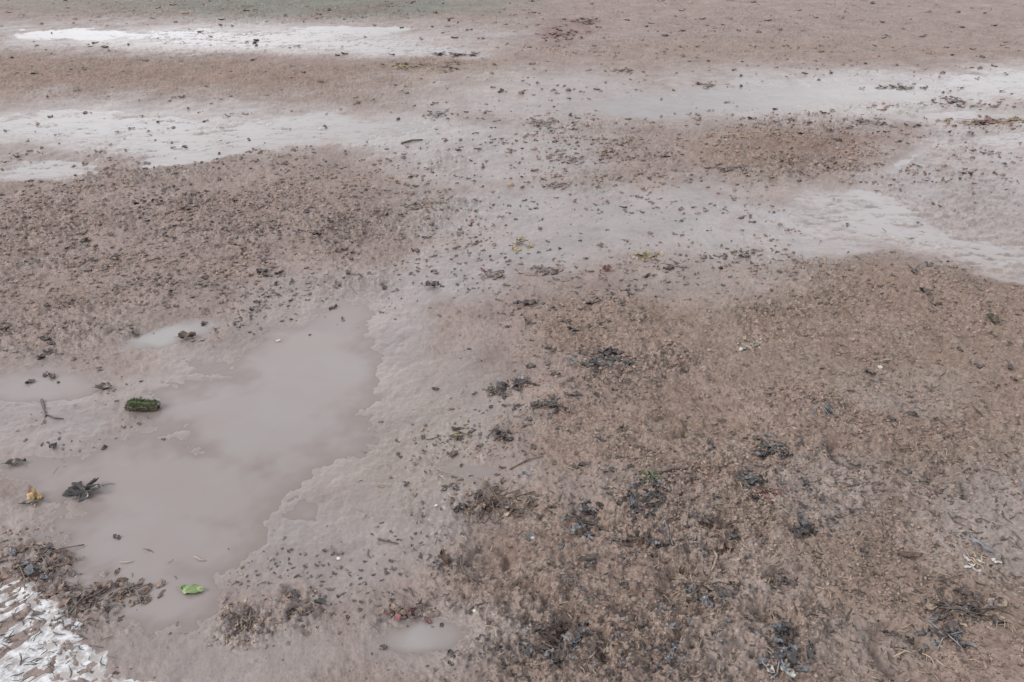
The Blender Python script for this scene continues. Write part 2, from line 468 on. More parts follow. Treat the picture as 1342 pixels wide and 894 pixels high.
# ------------------------------------------------------------------ water
wl = {'wide': 'broad smooth silty puddle left of the middle, with the mossy chunk at its upper edge',
      'sliver': 'narrow slanting puddle above the broad left puddle',
      'left': 'shallow water film at the left edge beside the dark twig',
      'pale': 'small pale blue grey puddle near the bottom centre',
      'slot': 'tiny oblong puddle between the broad puddle and the black clumps',
      'band': 'long white shining water band above the cloddy field on the left',
      'far': 'farthest white shining water streak at the upper left',
      'grey': 'long grey puddle behind the dark brown mound',
      'edge': 'grey puddle on the far right edge',
      'glint': 'bright shining puddle in front of the dark brown mound',
      'rim': 'bright streaks of water by the right edge'}
keys = list(PUDDLES)
for key in keys:
    bl = PUDDLES[key]
    us = [b[0] + s * b[2] * 1.5 for b in bl for s in (-1, 1)]
    vs = [b[1] + s * (b[3] * 1.6 + b[2] * .4 * abs(math.sin(math.radians(b[4])))) for b in bl for s in (-1, 1)]
    v0, v1 = max(min(vs), -40), max(vs)
    ys = [at(600, q)[1] for q in (v0, v1)]
    xs = [at(q, w_)[0] for q in (min(us), max(us)) for w_ in (v0, v1)]
    x0, x1, y0, y1 = min(xs), max(xs), min(ys), max(ys)
    st = max(.012, (x1 - x0) / 260)
    sty = max(.012, (y1 - y0) / 260)
    gx, gy = np.arange(x0, x1, st), np.arange(y0, y1, sty)
    GX, GY = np.meshgrid(gx, gy)
    U, W_ = uv_of(GX, GY)
    nn = .24 * fbm(GX, GY, .35, 4, 3) + .20 * fbm(GX, GY, .10, 4, 9) + .10 * fbm(GX, GY, .035, 3, 14)
    own = blobs(U, W_, bl, .55, nn)
    other = np.zeros_like(own)
    for k2 in keys:
        if k2 != key:
            other = np.maximum(other, blobs(U, W_, PUDDLES[k2], .55, nn) + (1e-4 if keys.index(k2) < keys.index(key) else 0))
    keep = (own > .03) & (own >= other)
    kc = keep[:-1, :-1] | keep[1:, :-1] | keep[:-1, 1:] | keep[1:, 1:]
    idx = np.argwhere(kc)
    if len(idx) == 0: continue
    nx_ = GX.shape[1]
    q = np.stack([idx[:, 0] * nx_ + idx[:, 1], idx[:, 0] * nx_ + idx[:, 1] + 1,
                  (idx[:, 0] + 1) * nx_ + idx[:, 1] + 1, (idx[:, 0] + 1) * nx_ + idx[:, 1]], -1)
    used, inv = np.unique(q, return_inverse=True)
    VV = np.stack([GX.ravel()[used], GY.ravel()[used], np.full(len(used), -.0004 * keys.index(key))], -1)
    dep = np.clip(-height(VV[:, 0], VV[:, 1]), 0, 1)
    o = np_mesh('puddle', VV, inv.reshape(-1, 4), m_milky if key in ('pale', 'slot', 'sliver') else m_water, {'depth': dep})
    tag(o, wl[key], None, None, 'structure')

# ------------------------------------------------------------------ snow
x0, y1 = at(-120, 740)
gx, gy = np.meshgrid(np.arange(at(-200, 800)[0], at(230, 894)[0], .0032), np.arange(at(0, 980)[1], at(0, 730)[1], .0032))
fs = fields(gx, gy)
hs_ = height(gx, gy, fs)
lump = fbm(gx, gy, .06, 5, 5, .62)
hole = fbm(gx * 1.4 + gy, gy * 1.2 - gx * .7, .05, 4, 63, .65)
def soft(a, k):
    for ax in (0, 1):
        p_ = np.concatenate([np.repeat(np.take(a, [0], ax), k, ax), a, np.repeat(np.take(a, [-1], ax), k, ax)], ax)
        cs = np.cumsum(p_, ax)
        n_ = a.shape[ax]
        a = (np.take(cs, range(2 * k, 2 * k + n_), ax) - np.take(cs, range(0, n_), ax)) / (2 * k)
    return a
# thin wet slush fills the hollows; the mud and its debris poke through
zz = soft(soft(hs_, 6), 5) + .0048 * sstep(.10, .75, fs['snow']) - .0022 + .0022 * soft(lump, 2) * fs['snow'] - .0030 * sstep(.1, .8, soft(hole, 2))
keep = (fs['snow'] > .12) & (zz > hs_ - .004)
kc = keep[:-1, :-1] & keep[1:, :-1] & keep[:-1, 1:] & keep[1:, 1:]
idx = np.argwhere(kc)
nx_ = gx.shape[1]
q = np.stack([idx[:, 0] * nx_ + idx[:, 1], idx[:, 0] * nx_ + idx[:, 1] + 1,
              (idx[:, 0] + 1) * nx_ + idx[:, 1] + 1, (idx[:, 0] + 1) * nx_ + idx[:, 1]], -1)
used, inv = np.unique(q, return_inverse=True)
o = np_mesh('snow', np.stack([gx.ravel()[used], gy.ravel()[used], zz.ravel()[used]], -1), inv.reshape(-1, 4), M['snow'])
tag(o, 'crusty white patch streaked with dark debris at the lower left corner', None, None, 'stuff')

# ------------------------------------------------------------------ small shapes
def blade(L, W, curl=.4, bend=.3, wav=.1, seed=0, n=12, m=6, point=1.0, ragged=.12, twist=0.):
    """a leaf or leaf scrap: a curled, ragged sheet with real thickness"""
    rr = random.Random(seed)
    V, Fc = [], []
    ph = [rr.uniform(0, 6.28) for _ in range(6)]
    lay = []
    for side in (1, -1):
        ids = []
        for i in range(n + 1):
            t = i / n
            w = W / 2 * (max(0.0, math.sin(math.pi * (t ** .8))) ** .7 * point + (1 - point) * (.9 if 0 < i < n else .5))
            w *= 1 + ragged * (math.sin(9 * t + ph[0]) + .7 * math.sin(19 * t + ph[1]))
            row = []
            for j in range(m + 1):
                s = j / m * 2 - 1
                k = 1 + ragged * .8 * math.sin(13 * t + ph[2] + (2 if s > 0 else 0)) * abs(s)
                x = (t - .5) * L
                y = s * w * k
                z = curl * W * s * s * .5 + bend * L * ((t - .5) ** 2) + wav * W * math.sin(7 * t + ph[3] + 2 * s) * .5 + wav * W * .4 * math.sin(15 * t + ph[4] - 3 * s)
                a = twist * (t - .5)
                y, z = y * math.cos(a) - z * math.sin(a), y * math.sin(a) + z * math.cos(a)
                row.append(len(V))
                V.append((x, y, z + side * .0005))
            ids.append(row)
        lay.append(ids)
    for li, ids in enumerate(lay):
        for i in range(n):
            for j in range(m):
                f = [ids[i][j], ids[i + 1][j], ids[i + 1][j + 1], ids[i][j + 1]]
                Fc.append(f if li == 1 else f[::-1])
    tp, bt = lay
    rim = [(i, 0) for i in range(n + 1)] + [(n, j) for j in range(1, m + 1)] + [(i, m) for i in range(n - 1, -1, -1)] + [(0, j) for j in range(m - 1, 0, -1)]
    for a in range(len(rim)):
        p, q_ = rim[a], rim[(a + 1) % len(rim)]
        Fc.append([tp[p[0]][p[1]], tp[q_[0]][q_[1]], bt[q_[0]][q_[1]], bt[p[0]][p[1]]])
    return V, Fc

def tube(pts, rads, k=6):
    V, Fc = [], []
    for i, p in enumerate(pts):
        p = Vector(p)
        a = Vector(pts[max(i - 1, 0)]); b = Vector(pts[min(i + 1, len(pts) - 1)])
        d = (b - a).normalized()
        s = d.cross(Vector((0, 0, 1)))
        if s.length < 1e-3: s = Vector((1, 0, 0))
        s.normalize(); t = s.cross(d)
        for j in range(k):
            an = 2 * math.pi * j / k
            V.append(p + (s * math.cos(an) + t * math.sin(an)) * rads[i])
    for i in range(len(pts) - 1):
        for j in range(k):
            Fc.append([i * k + j, i * k + (j + 1) % k, (i + 1) * k + (j + 1) % k, (i + 1) * k + j])
    Fc.append(list(range(k))[::-1]); Fc.append([(len(pts) - 1) * k + j for j in range(k)])
    return V, Fc

def stone(rx, ry, rz_, seed, n=10, m=14, amp=.22):
    V, Fc = [], []
    rr = random.Random(seed)
    ph = [rr.uniform(0, 6.28) for _ in range(9)]
    for i in range(n + 1):
        th_ = math.pi * i / n
        for j in range(m):
            a = 2 * math.pi * j / m
            d = Vector((math.sin(th_) * math.cos(a), math.sin(th_) * math.sin(a), math.cos(th_)))
            k = 1 + amp * (math.sin(2.3 * d.x + ph[0] + 1.7 * d.y) + .6 * math.sin(4.1 * d.y + ph[1] - 3 * d.z) + .4 * math.sin(6.3 * d.z + 5 * d.x + ph[2])) * .6
            V.append((d.x * rx * k, d.y * ry * k, d.z * rz_ * k))
    for i in range(n):
        for j in range(m):
            Fc.append([i * m + j, (i + 1) * m + j, (i + 1) * m + (j + 1) % m, i * m + (j + 1) % m])
    return V, Fc

def lobed(Rr, seed, lobes=5, curl=.25):
    """a maple-like leaf: lobed outline, folded and wrinkled, with thickness"""
    rr = random.Random(seed)
    ph = [rr.uniform(0, 6.28) for _ in range(4)]
    V, Fc = [], []
    n, rings = 60, 6
    lay = []
    for side in (1, -1):
        ids = []
        V.append((0, 0, side * .0006)); c0 = len(V) - 1
        for k in range(1, rings + 1):
            row = []
            for i in range(n):
                a = 2 * math.pi * i / n
                lob = abs(math.cos(lobes / 2 * a)) ** .8
                rad_ = Rr * (.30 + .70 * lob) * (1 + .08 * math.sin(11 * a + ph[0]) + .07 * math.sin(17 * a + ph[1]))
                if abs(a - math.pi) < .35: rad_ *= .55
                t = k / rings
                x, y = rad_ * t * math.cos(a), rad_ * t * math.sin(a) * .8
                z = curl * Rr * (t * t) * (.5 + .5 * math.sin(2 * a + ph[2])) + .06 * Rr * math.sin(5 * a + ph[3]) * t + .05 * Rr * math.sin(9 * t + a)
                row.append(len(V)); V.append((x, y, z + side * .0006))
            ids.append(row)
        lay.append((c0, ids))
    for li, (c0, ids) in enumerate(lay):
        for i in range(n):
            f = [c0, ids[0][i], ids[0][(i + 1) % n]]
            Fc.append(f if li == 0 else f[::-1])
            for k in range(rings - 1):
                f = [ids[k][i], ids[k + 1][i], ids[k + 1][(i + 1) % n], ids[k][(i + 1) % n]]
                Fc.append(f if li == 0 else f[::-1])
    for i in range(n):
        a, b = lay[0][1][-1], lay[1][1][-1]
        Fc.append([a[i], b[i], b[(i + 1) % n], a[(i + 1) % n]])
    return V, Fc

def xf(V, rot=(0, 0, 0), loc=(0, 0, 0)):
    Mx = Matrix.Translation(loc) @ Euler(rot).to_matrix().to_4x4()
    return [Mx @ Vector(p) for p in V]

def root(name, u, v, label, cat, group=None, rz=0., dz=0.):
    x, y = at(u, v)
    o = bpy.data.objects.new(name, None)
    o.empty_display_size = .02
    COL.objects.link(o)
    o.location = (x, y, top(x, y) + dz)
    o.rotation_euler = (0, 0, rz)
    tag(o, label, cat, group)
    return o

NAMED = []

# --- the mossy green chunk lying at the edge of the puddle
NAMED.append((188, 534, 34))
s = mpp(534)
t = root('mossy_chunk', 188, 536, 'oblong chunk of wood grown over with green moss, lying in the puddle', 'moss chunk', None, math.radians(3), 0.004)
L = 42 * s
def chunk(L, W, Hh, seed, amp):
    V, Fc = [], []
    rr = random.Random(seed)
    n, m = 26, 18
    for i in range(n + 1):
        tt = i / n
        e = 1 - .5 * abs(tt * 2 - 1) ** 9
        e = max(e, .35 if 0 < i < n else .02)
        for j in range(m):
            a = 2 * math.pi * j / m
            q_ = 1 + amp * rr.uniform(-1, 1) + .12 * math.sin(5 * tt + 2 * a)
            cy, cz = math.cos(a), math.sin(a)
            V.append(((tt - .5) * L + .004 * rr.uniform(-1, 1), W / 2 * math.copysign(abs(cy) ** .45, cy) * e * q_, Hh / 2 * math.copysign(abs(cz) ** .45, cz) * e * q_ + Hh * .35 + .003 * math.sin(6 * tt)))
    for i in range(n):
        for j in range(m):
            Fc.append([i * m + j, (i + 1) * m + j, (i + 1) * m + (j + 1) % m, i * m + (j + 1) % m])
    return V, Fc
V, Fc = chunk(L, .044, .022, 3, .12)
link_mesh('wood', V, Fc, M['bark'], t)
V, Fc = chunk(L * .90, .040, .016, 5, .24)
V = [(p[0] - L * .015, p[1], p[2] + .007) for p in V]
base_m = list(V)
rr = random.Random(4)
for _ in range(2600):                 # moss tufts
    b = Vector(rr.choice(base_m))
    if b.z < .008: continue
    d = Vector((rr.uniform(-1, 1), rr.uniform(-1, 1), rr.uniform(.3, 1.4))).normalized() * rr.uniform(.003, .010)
    sd = Vector((rr.uniform(-1, 1), rr.uniform(-1, 1), 0)) * .0012
    k = len(V)
    V += [b - sd, b + sd, b + d]
    Fc.append([k, k + 1, k + 2])
link_mesh('moss', V, Fc, M['moss'], t)

# --- leaves that stand out
def leaf(u, v, wpx, label, mk, rz=0., shape='ovate', curl=.4, bend=.3, tilt=(0, 0), seed=1, ratio=.5, stalk=True, name='leaf', cat='leaf', stalk_mat=None, dz=.003, twist=0.):
    NAMED.append((u, v, wpx * .7 + 6))
    L = wpx * mpp(v)
    t = root(name, u, v, label, cat, None, rz, dz)
    if shape == 'lobed': V, Fc = lobed(L * .52, seed, 5, curl)
    else: V, Fc = blade(L, L * ratio, curl, bend, .22, seed, 14, 6, twist=twist)
    V = xf(V, (tilt[0], tilt[1], 0))
    zmin = min(p.z for p in V)
    V = [p - Vector((0, 0, zmin * .55)) for p in V]
    link_mesh('blade', V, Fc, M[mk], t)
    if stalk:
        V, Fc = tube([(-L * .45, 0, .004), (-L * .62, L * .04, .006), (-L * .78, L * .10, .002)], [.0013, .0011, .0009])
        link_mesh('stalk', V, Fc, M[stalk_mat or mk], t)
    return t

leaf(112, 647, 46, 'blackish lobed leaf crumpled at the left edge of the broad puddle', 'black', math.radians(215), 'lobed', .4, seed=3, tilt=(-.15, .1))
leaf(253, 775, 31, 'small bright green leaf floating near the foot of the broad puddle', 'green', math.radians(-6), 'ovate', .15, .1, seed=5, ratio=.52, dz=.002)
t = leaf(47, 656, 24, 'crumpled yellow leaf with a pinkish curled tip near the left edge', 'yellow', math.radians(120), 'lobed', .7, seed=9, tilt=(.2, -.1))
V, Fc = blade(.034, .018, .8, .5, .3, 2); V = xf(V, (0, -.5, 0), (.03, .006, .012)); link_mesh('curled_tip', V, Fc, M['pink'], t)
V, Fc = blade(.05, .014, .5, .3, .3, 4); V = xf(V, (0, .2, 1.2), (-.01, .02, .004)); link_mesh('dead_edge', V, Fc, M['dark'], t)
leaf(137, 511, 22, 'dark curled leaf above and left of the mossy green chunk', 'dark', 0, 'ovate', .5, .4, seed=6, ratio=.6)
leaf(246, 443, 22, 'reddish dark leaf lying in the narrow slanting puddle', 'brown', .2, 'ovate', .6, .4, seed=8, ratio=.6)
leaf(581, 741, 20, 'dark brown folded leaf above the curved twig, right of the small pale puddle', 'brown', 2.2, 'ovate', .9, .5, (.5, 0), 11, .7)
leaf(1298, 429, 18, 'dark olive leaf folded upright on the brown mud by the right edge', 'bark', -.9, 'ovate', .8, .4, (.5, .2), 12, .65)
leaf(567, 378, 18, 'dark grey leaf alone on the pale wet silt near the centre', 'dark', .1, 'ovate', .6, .4, (.2, 0), 14, .55)
leaf(795, 357, 13, 'small reddish brown leaf on the wet mud above the brown clods', 'red', .3, 'ovate', .8, .4, (.3, 0), 15, .7)
leaf(1283, 722, 36, 'blue grey pointed leaf at the right among pale straw', 'steel', math.radians(118), 'ovate', .4, .15, (.2, 0), 16, .3)
leaf(605, 672, 16, 'nearly black scrap of leaf left of the cloddy mud patch', 'black', .4, 'ovate', .6, .4, (.2, 0), 17, .6)
leaf(770, 438 + 300, 30, 'slim dark leaf lying slantwise below the grey black clump', 'dark', .35, 'ovate', .5, .2, (.2, 0), 18, .28, False)
leaf(22, 608, 24, 'flat dark leaf at the left edge above the yellow leaf', 'dark', .3, 'ovate', .5, .2, (.1, 0), 19, .4)
leaf(70, 590, 14, 'tiny upright black leaf tip left of the broad puddle', 'black', 1.4, 'ovate', .6, .3, (.4, .4), 20, .5, False)
leaf(950, 700, 22, 'dark red brown leaf curled beside the hoof mark', 'brown', .5, 'ovate', .7, .4, (.3, 0), 21, .75)
leaf(1190, 736, 30, 'thin brown leaf across the mud of the lower right', 'brown', -.1, 'ovate', .6, .3, (.1, 0), 22, .3)
leaf(690, 404, 26, 'low dark leaf left of the brown clods', 'dark', .1, 'ovate', .6, .2, (.1, 0), 23, .4)

# --- twigs and stems
def twig(u, v, pts, label, mk, rpx=1.6, name='twig', cat='twig', side=None):
    """pts: plan offsets in photo pixels from (u, v) and lift in mm"""
    NAMED.append((u, v, 18))
    x0, y0 = at(u, v)
    t = root(name, u, v, label, cat)
    z0 = t.location.z
    P = []
    for (du, dv, dz) in pts:
        x, y = at(u + du, v + dv)
        P.append((x - x0, y - y0, top(x, y) - z0 + dz / 1000 + .001))
    r_ = rpx * mpp(v)
    V, Fc = tube(P, [r_ * (1 - .5 * i / (len(P) - 1)) for i in range(len(P))], 7)
    link_mesh('stem', V, Fc, M[mk], t)
    if side:
        P2 = []
        for (du, dv, dz) in side:
            x, y = at(u + du, v + dv)
            P2.append((x - x0, y - y0, top(x, y) - z0 + dz / 1000 + .001))
        V, Fc = tube(P2, [r_ * .7, r_ * .55, r_ * .3][:len(P2)], 6)
        link_mesh('side_shoot', V, Fc, M[mk], t)
    return t

twig(58, 537, [(-3, -12, 2), (0, 0, 4), (3, 11, 2)], 'short dark twig standing out of the film at the left edge', 'dark', 2.0, side=[(3, 9, 2), (16, 13, 2), (26, 14, 1)])
twig(612, 757, [(-7, -22, 6), (-8, -8, 8), (-2, 2, 5), (12, 8, 3), (20, 11, 1)], 'curved dark purplish twig right of the dark brown folded leaf', 'dark', 1.8)
twig(930, 742, [(4, -16, 3), (8, -4, 5), (4, 8, 5), (-6, 18, 3), (-18, 22, 1)], 'pale curved stalk hooked round the hoof mark', 'straw', 1.6, 'stalk', 'stalk')
twig(876, 700, [(-2, -32, 3), (-8, -16, 4), (-2, 0, 4), (4, 18, 4), (4, 30, 2)], 'grey limp stalk running down from the wet black clump', 'grey', 2.0, 'stalk', 'stalk', side=[(-8, -16, 4), (6, -20, 4), (9, -34, 3)])
twig(882, 622, [(-16, 3, 3), (-2, 0, 6), (12, -3, 5), (32, -8, 2)], 'thick dark twig stub right of the dark green weed', 'dark', 2.6)
twig(898, 640, [(-14, 2, 2), (0, 0, 4), (10, -1, 2)], 'small black twig just below the thick dark twig stub', 'black', 1.5)
twig(1240, 765, [(-28, 6, 1), (0, 3, 3), (18, -3, 2)], 'long brown twig left of the twiggy dark clump', 'brown', 1.5)
twig(1180, 862, [(-12, 6, 3), (4, -2, 5), (18, 2, 3)], 'pale broken straw stalk at the lower right', 'straw', 1.6, 'stalk', 'stalk', side=[(4, -2, 5), (-6, -4, 4), (-16, -2, 2)])
twig(955, 688, [(-9, -3, 3), (0, 0, 4), (10, 4, 2)], 'short straight dark twig above the dark red brown leaf', 'dark', 1.4)
twig(540, 187, [(-14, 2, 2), (0, 0, 6), (14, -2, 2)], 'dark twig on the wet mud beside the white water band', 'dark', 1.5)
twig(508, 713, [(-12, -3, 2), (0, 0, 4), (14, 3, 2)], 'dark twig on the silt right of the broad puddle', 'dark', 1.3)
twig(690, 550 + 60, [(-22, 6, 1), (0, 0, 4), (22, -8, 2)], 'thin brown stem beside the tiny oblong puddle', 'brown', 1.1)

# --- clumps of wet leaves and weed
def clump(u, v, wpx, hpx, label, mats, n=12, name='leaf_clump', cat='leaf clump', lift=.014, stems=3, seed=1, size=.45, stem_mat=None):
    NAMED.append((u, v, wpx * .55 + 4))
    rr = random.Random(seed)
    t = root(name, u, v, label, cat)
    x0, y0, z0 = t.location
    mp = mpp(v)
    if v < 420:                       # farther clumps: paler leaf tones, set lower
        mats = [{'dark': 'faded', 'black': 'dark', 'weed': 'faded'}.get(q_, q_) for q_ in mats]
        stem_mat = stem_mat or 'faded'
        lift *= .45
    n = int(n * 1.6)
    size *= .80
    lift *= .55
    if v > 420 and u < 560:
        mats = [{'dark': 'faded', 'black': 'dark'}.get(q_, q_) for q_ in mats] + ['crumb']
        stem_mat = 'faded'
        stems = min(stems, 4)
    if v > 560: wpx, hpx = wpx * 1.14, hpx * 1.14
    for i in range(n):
        a, q_ = rr.uniform(0, 6.28), rr.random() ** .7
        uu, vv = u + math.cos(a) * q_ * wpx / 2 * 1.15, v + math.sin(a) * q_ * hpx / 2 * 1.15
        x, y = at(uu, vv)
        L = wpx * mp * size * rr.uniform(.55, 1.2)
        V, Fc = blade(L, L * rr.uniform(.28, .6), rr.uniform(.3, 1.1), rr.uniform(.1, .7), .3, rr.random(), 10, 5, 1.0, .16, rr.uniform(-2, 2))
        V = [(p[0], p[1], p[2] * (.6 if v > 420 else .3)) for p in V]
        V = xf(V, (rr.uniform(-.3, .3), rr.uniform(-.25, .25), rr.uniform(0, 6.28)))
        zmin = min(p.z for p in V)
        zz_ = top(x, y) - z0 - zmin * .35 + .6 * lift * (1 - q_) * rr.uniform(.2, 1)
        V = [p + Vector((x - x0, y - y0, zz_)) for p in V]
        link_mesh('leaf', V, Fc, M[rr.choice(mats)], t)
    for i in range(stems):
        a = rr.uniform(0, 6.28)
        L = wpx * mp * rr.uniform(.4, .8)
        cx, cy = rr.uniform(-.2, .2) * wpx * mp, rr.uniform(-.15, .15) * wpx * mp
        P = [(cx + math.cos(a) * L * (k / 4 - .5) + rr.uniform(-.1, .1) * L, cy + math.sin(a) * L * (k / 4 - .5) + rr.uniform(-.1, .1) * L, .004 + lift * rr.uniform(.2, 1.2) * (1 - abs(k - 2) / 2.4)) for k in range(5)]
        P = [(p[0], p[1], top(x0 + p[0], y0 + p[1]) - z0 + p[2]) for p in P]
        V, Fc = tube(P, [.0019, .002, .0018, .0014, .0008], 6)
        link_mesh('stem', V, Fc, M[stem_mat or mats[0]], t)
    return t

clump(792, 482, 78, 26, 'broad low clump of blackish leaves on the brown clods above the middle', ['black', 'dark', 'grey'], 18, seed=2, size=.28)
clump(848, 662, 40, 42, 'glossy black and grey clump below the dark green weed', ['black', 'grey', 'grey', 'black'], 20, seed=3, size=.4)
clump(765, 684, 44, 40, 'grey black clump of wet leaves left of the glossy one', ['black', 'grey', 'dark', 'steel'], 18, seed=4, size=.38)
clump(855, 630, 36, 14, 'dark green weed at the top of the glossy black clump', ['weed', 'weed', 'black', 'moss'], 11, 'weed_clump', 'weed', seed=5, size=.4)
clump(850, 712, 46, 18, 'dark brown leaf clump in front of the glossy black one', ['brown', 'dark', 'steel', 'black'], 11, seed=6, size=.4)
clump(1012, 598, 34, 32, 'grey green leaf clump with a black hollow, topmost of the right hand string of clumps', ['grey', 'black', 'weed', 'dark'], 13, seed=7, size=.45)
clump(986, 636, 34, 26, 'pair of blue grey shiny leaves with black gaps, below the grey green clump', ['grey', 'steel', 'black'], 9, seed=8, size=.6)
clump(1004, 655, 40, 18, 'reddish litter clump under the blue grey shiny leaves', ['red', 'brown', 'dark', 'pink'], 14, seed=18, size=.26)
clump(1048, 698, 44, 26, 'dark curled leaves in a hoof mark on the right', ['black', 'dark', 'grey'], 8, seed=9, size=.45)
clump(1022, 770, 40, 30, 'dark litter filling a U shaped hoof mark', ['dark', 'brown', 'black'], 7, seed=10, size=.38)
clump(1265, 808, 84, 36, 'wide twiggy clump of dark stalks and pale straw at the lower right', ['dark', 'straw', 'grey', 'dark'], 16, 'twig_clump', 'twig clump', seed=11, size=.28, stems=14, stem_mat='dark')
clump(1235, 838, 70, 30, 'blue grey matted leaves in front of the twiggy clump', ['steel', 'grey', 'dark'], 11, seed=21, size=.34)
clump(1022, 872, 62, 36, 'blue grey shiny leaves with a white edge at the bottom right of centre', ['steel', 'grey', 'black', 'white'], 11, seed=12, size=.5)
clump(1018, 836, 34, 22, 'black folded leaf pair above the blue grey shiny leaves', ['black', 'grey'], 6, seed=13, size=.6)
clump(925, 775, 60, 44, 'trodden grey leaf heap below the hooked pale stalk', ['dark', 'grey', 'crumb', 'crumb'], 18, seed=14, size=.34)
clump(935, 712, 54, 40, 'greyish lump of trodden leaves left of the dark red brown leaf', ['crumb', 'grey', 'crumb'], 12, seed=24, size=.4)
clump(880, 862, 30, 50, 'blue grey wet leaves at the bottom edge right of centre', ['steel', 'grey', 'dark'], 11, seed=15, size=.5)
clump(745, 850, 120, 36, 'long loose mat of dark wet leaves at the bottom centre', ['dark', 'steel', 'black', 'brown', 'crumb'], 24, seed=16, size=.2)
clump(732, 826, 26, 20, 'small black scrap heap above the long loose leaf mat', ['black', 'brown', 'dark'], 7, seed=26, size=.45)
clump(675, 508, 44, 16, 'low dark clump left of the broad blackish clump', ['dark', 'dark', 'grey'], 9, seed=17, size=.4)
clump(655, 516, 40, 12, 'scattered dark bits at the left foot of the low dark clump', ['dark', 'crumb'], 8, seed=27, size=.3)
clump(605, 560 + 14, 40, 16, 'dark tuft at the left tip of the cloddy mud', ['dark', 'black', 'olive'], 8, seed=19, size=.35)
clump(655, 573, 34, 14, 'dark and pale tuft above the tiny oblong puddle', ['black', 'grey', 'dark'], 8, seed=20, size=.4)
clump(720, 538, 50, 18, 'dark leaf scraps strewn below the broad blackish clump', ['dark', 'dark', 'black'], 9, seed=22, size=.3)
clump(680, 322, 26, 16, 'yellowish olive weed on the grey wet silt above the middle', ['olive', 'straw', 'olive'], 8, 'weed_clump', 'weed', seed=30, size=.55)
clump(710, 357, 44, 12, 'olive brown stalks trailing below the yellowish weed', ['olive', 'dark', 'crumb'], 7, 'weed_clump', 'weed', seed=31, size=.4)
clump(647, 360, 44, 16, 'purplish dark weed left of the olive stalks', ['dark', 'crumb', 'red'], 8, 'weed_clump', 'weed', seed=32, size=.35)
clump(850, 338, 36, 8, 'pale yellow stalks lying on the grey wet silt right of the olive weed', ['straw', 'olive'], 6, 'weed_clump', 'weed', seed=33, size=.55)
clump(320, 818, 46, 40, 'brown tangle of dead stalks right of the green leaf', ['brown', 'crumb', 'dark', 'straw'], 20, 'twig_clump', 'twig clump', seed=34, size=.3, stems=9, stem_mat='brown')
clump(397, 806, 28, 40, 'dark curled leaves in a hoof mark right of the dead stalks', ['dark', 'black', 'crumb'], 8, seed=35, size=.5)
clump(382, 781, 20, 20, 'little dark curl above the dark curled leaves', ['dark', 'grey'], 4, seed=36, size=.7)
clump(175, 775, 66, 26, 'low tangle of brown roots at the lower edge of the broad puddle', ['brown', 'crumb', 'dark'], 20, 'twig_clump', 'twig clump', seed=37, size=.25, stems=8, stem_mat='dark')
clump(40, 740, 90, 44, 'brown leaf litter heap above the white crusty patch', ['crumb', 'brown', 'dark', 'grey', 'crumb'], 26, seed=38, size=.24, stems=6, stem_mat='dark')
clump(110, 785, 80, 30, 'dark root tangle right of the white crusty patch', ['dark', 'crumb', 'black'], 18, 'twig_clump', 'twig clump', seed=39, size=.24, stems=9, stem_mat='dark')
clump(535, 806, 66, 20, 'dark purplish litter strip on the upper edge of the small pale puddle', ['dark', 'crumb', 'red'], 18, seed=40, size=.25)
clump(648, 664, 84, 30, 'brown litter tangle left of the grey black clump', ['crumb', 'brown', 'dark', 'straw'], 26, 'twig_clump', 'twig clump', seed=41, size=.2, stems=8, stem_mat='brown')
clump(985, 458, 46, 26, 'pale wisps of straw on the tan mud right of centre', ['straw', 'straw', 'white'], 12, 'straw_clump', 'straw', seed=42, size=.36, stem_mat='straw')
clump(1082, 546, 40, 18, 'greyish scraps on the brown mud above the right hand string of clumps', ['grey', 'crumb', 'steel'], 9, seed=43, size=.34)
clump(1280, 745, 36, 18, 'pale straw tuft at the foot of the blue grey pointed leaf', ['straw', 'white', 'straw'], 9, 'straw_clump', 'straw', seed=44, size=.4, stem_mat='straw')
clump(735, 47, 70, 16, 'patch of red weed in the far mud', ['red', 'red', 'brown'], 22, 'weed_clump', 'weed', seed=45, size=.2)
clump(757, 28, 50, 8, 'dark weed tuft behind the red weed', ['dark', 'red'], 10, 'weed_clump', 'weed', seed=46, size=.3)
clump(585, 90, 40, 16, 'brownish olive weed tuft at the end of the far white streak', ['olive', 'dark', 'brown'], 14, 'weed_clump', 'weed', seed=47, size=.3)
clump(530, 90, 56, 10, 'low dark weed left of the brownish olive tuft', ['olive', 'dark'], 14, 'weed_clump', 'weed', seed=48, size=.24)
clump(600, 72, 66, 6, 'dark drift line at the tip of the far white streak', ['dark', 'black'], 14, 'weed_clump', 'weed', seed=49, size=.22)
clump(575, 152, 40, 12, 'grey green weed mound right of the white water band', ['weed', 'crumb', 'grey'], 12, 'weed_clump', 'weed', seed=50, size=.28)
clump(712, 162, 40, 10, 'dark weed strip left of the long grey puddle', ['dark', 'weed'], 12, 'weed_clump', 'weed', seed=51, size=.28)
clump(928, 112, 30, 8, 'dark tuft standing in the long grey puddle', ['dark', 'weed'], 9, 'weed_clump', 'weed', seed=52, size=.34)
clump(1252, 134, 32, 14, 'dark tuft between the long grey puddle and the right edge', ['dark', 'red'], 10, 'weed_clump', 'weed', seed=53, size=.34)
clump(1290, 160, 100, 14, 'dark reddish drift line by the right edge', ['dark', 'red', 'olive'], 22, 'weed_clump', 'weed', seed=54, size=.16)
clump(1185, 114, 60, 8, 'dark drift of stalks on the far bank at the right', ['dark', 'brown'], 13, 'weed_clump', 'weed', seed=55, size=.2)
clump(950, 225, 60, 14, 'dark litter patch at the left foot of the brown mound', ['dark', 'black', 'brown'], 16, seed=56, size=.2)
clump(1135, 165, 50, 12, 'dark brown litter on the crest of the brown mound', ['dark', 'brown'], 14, seed=57, size=.22)
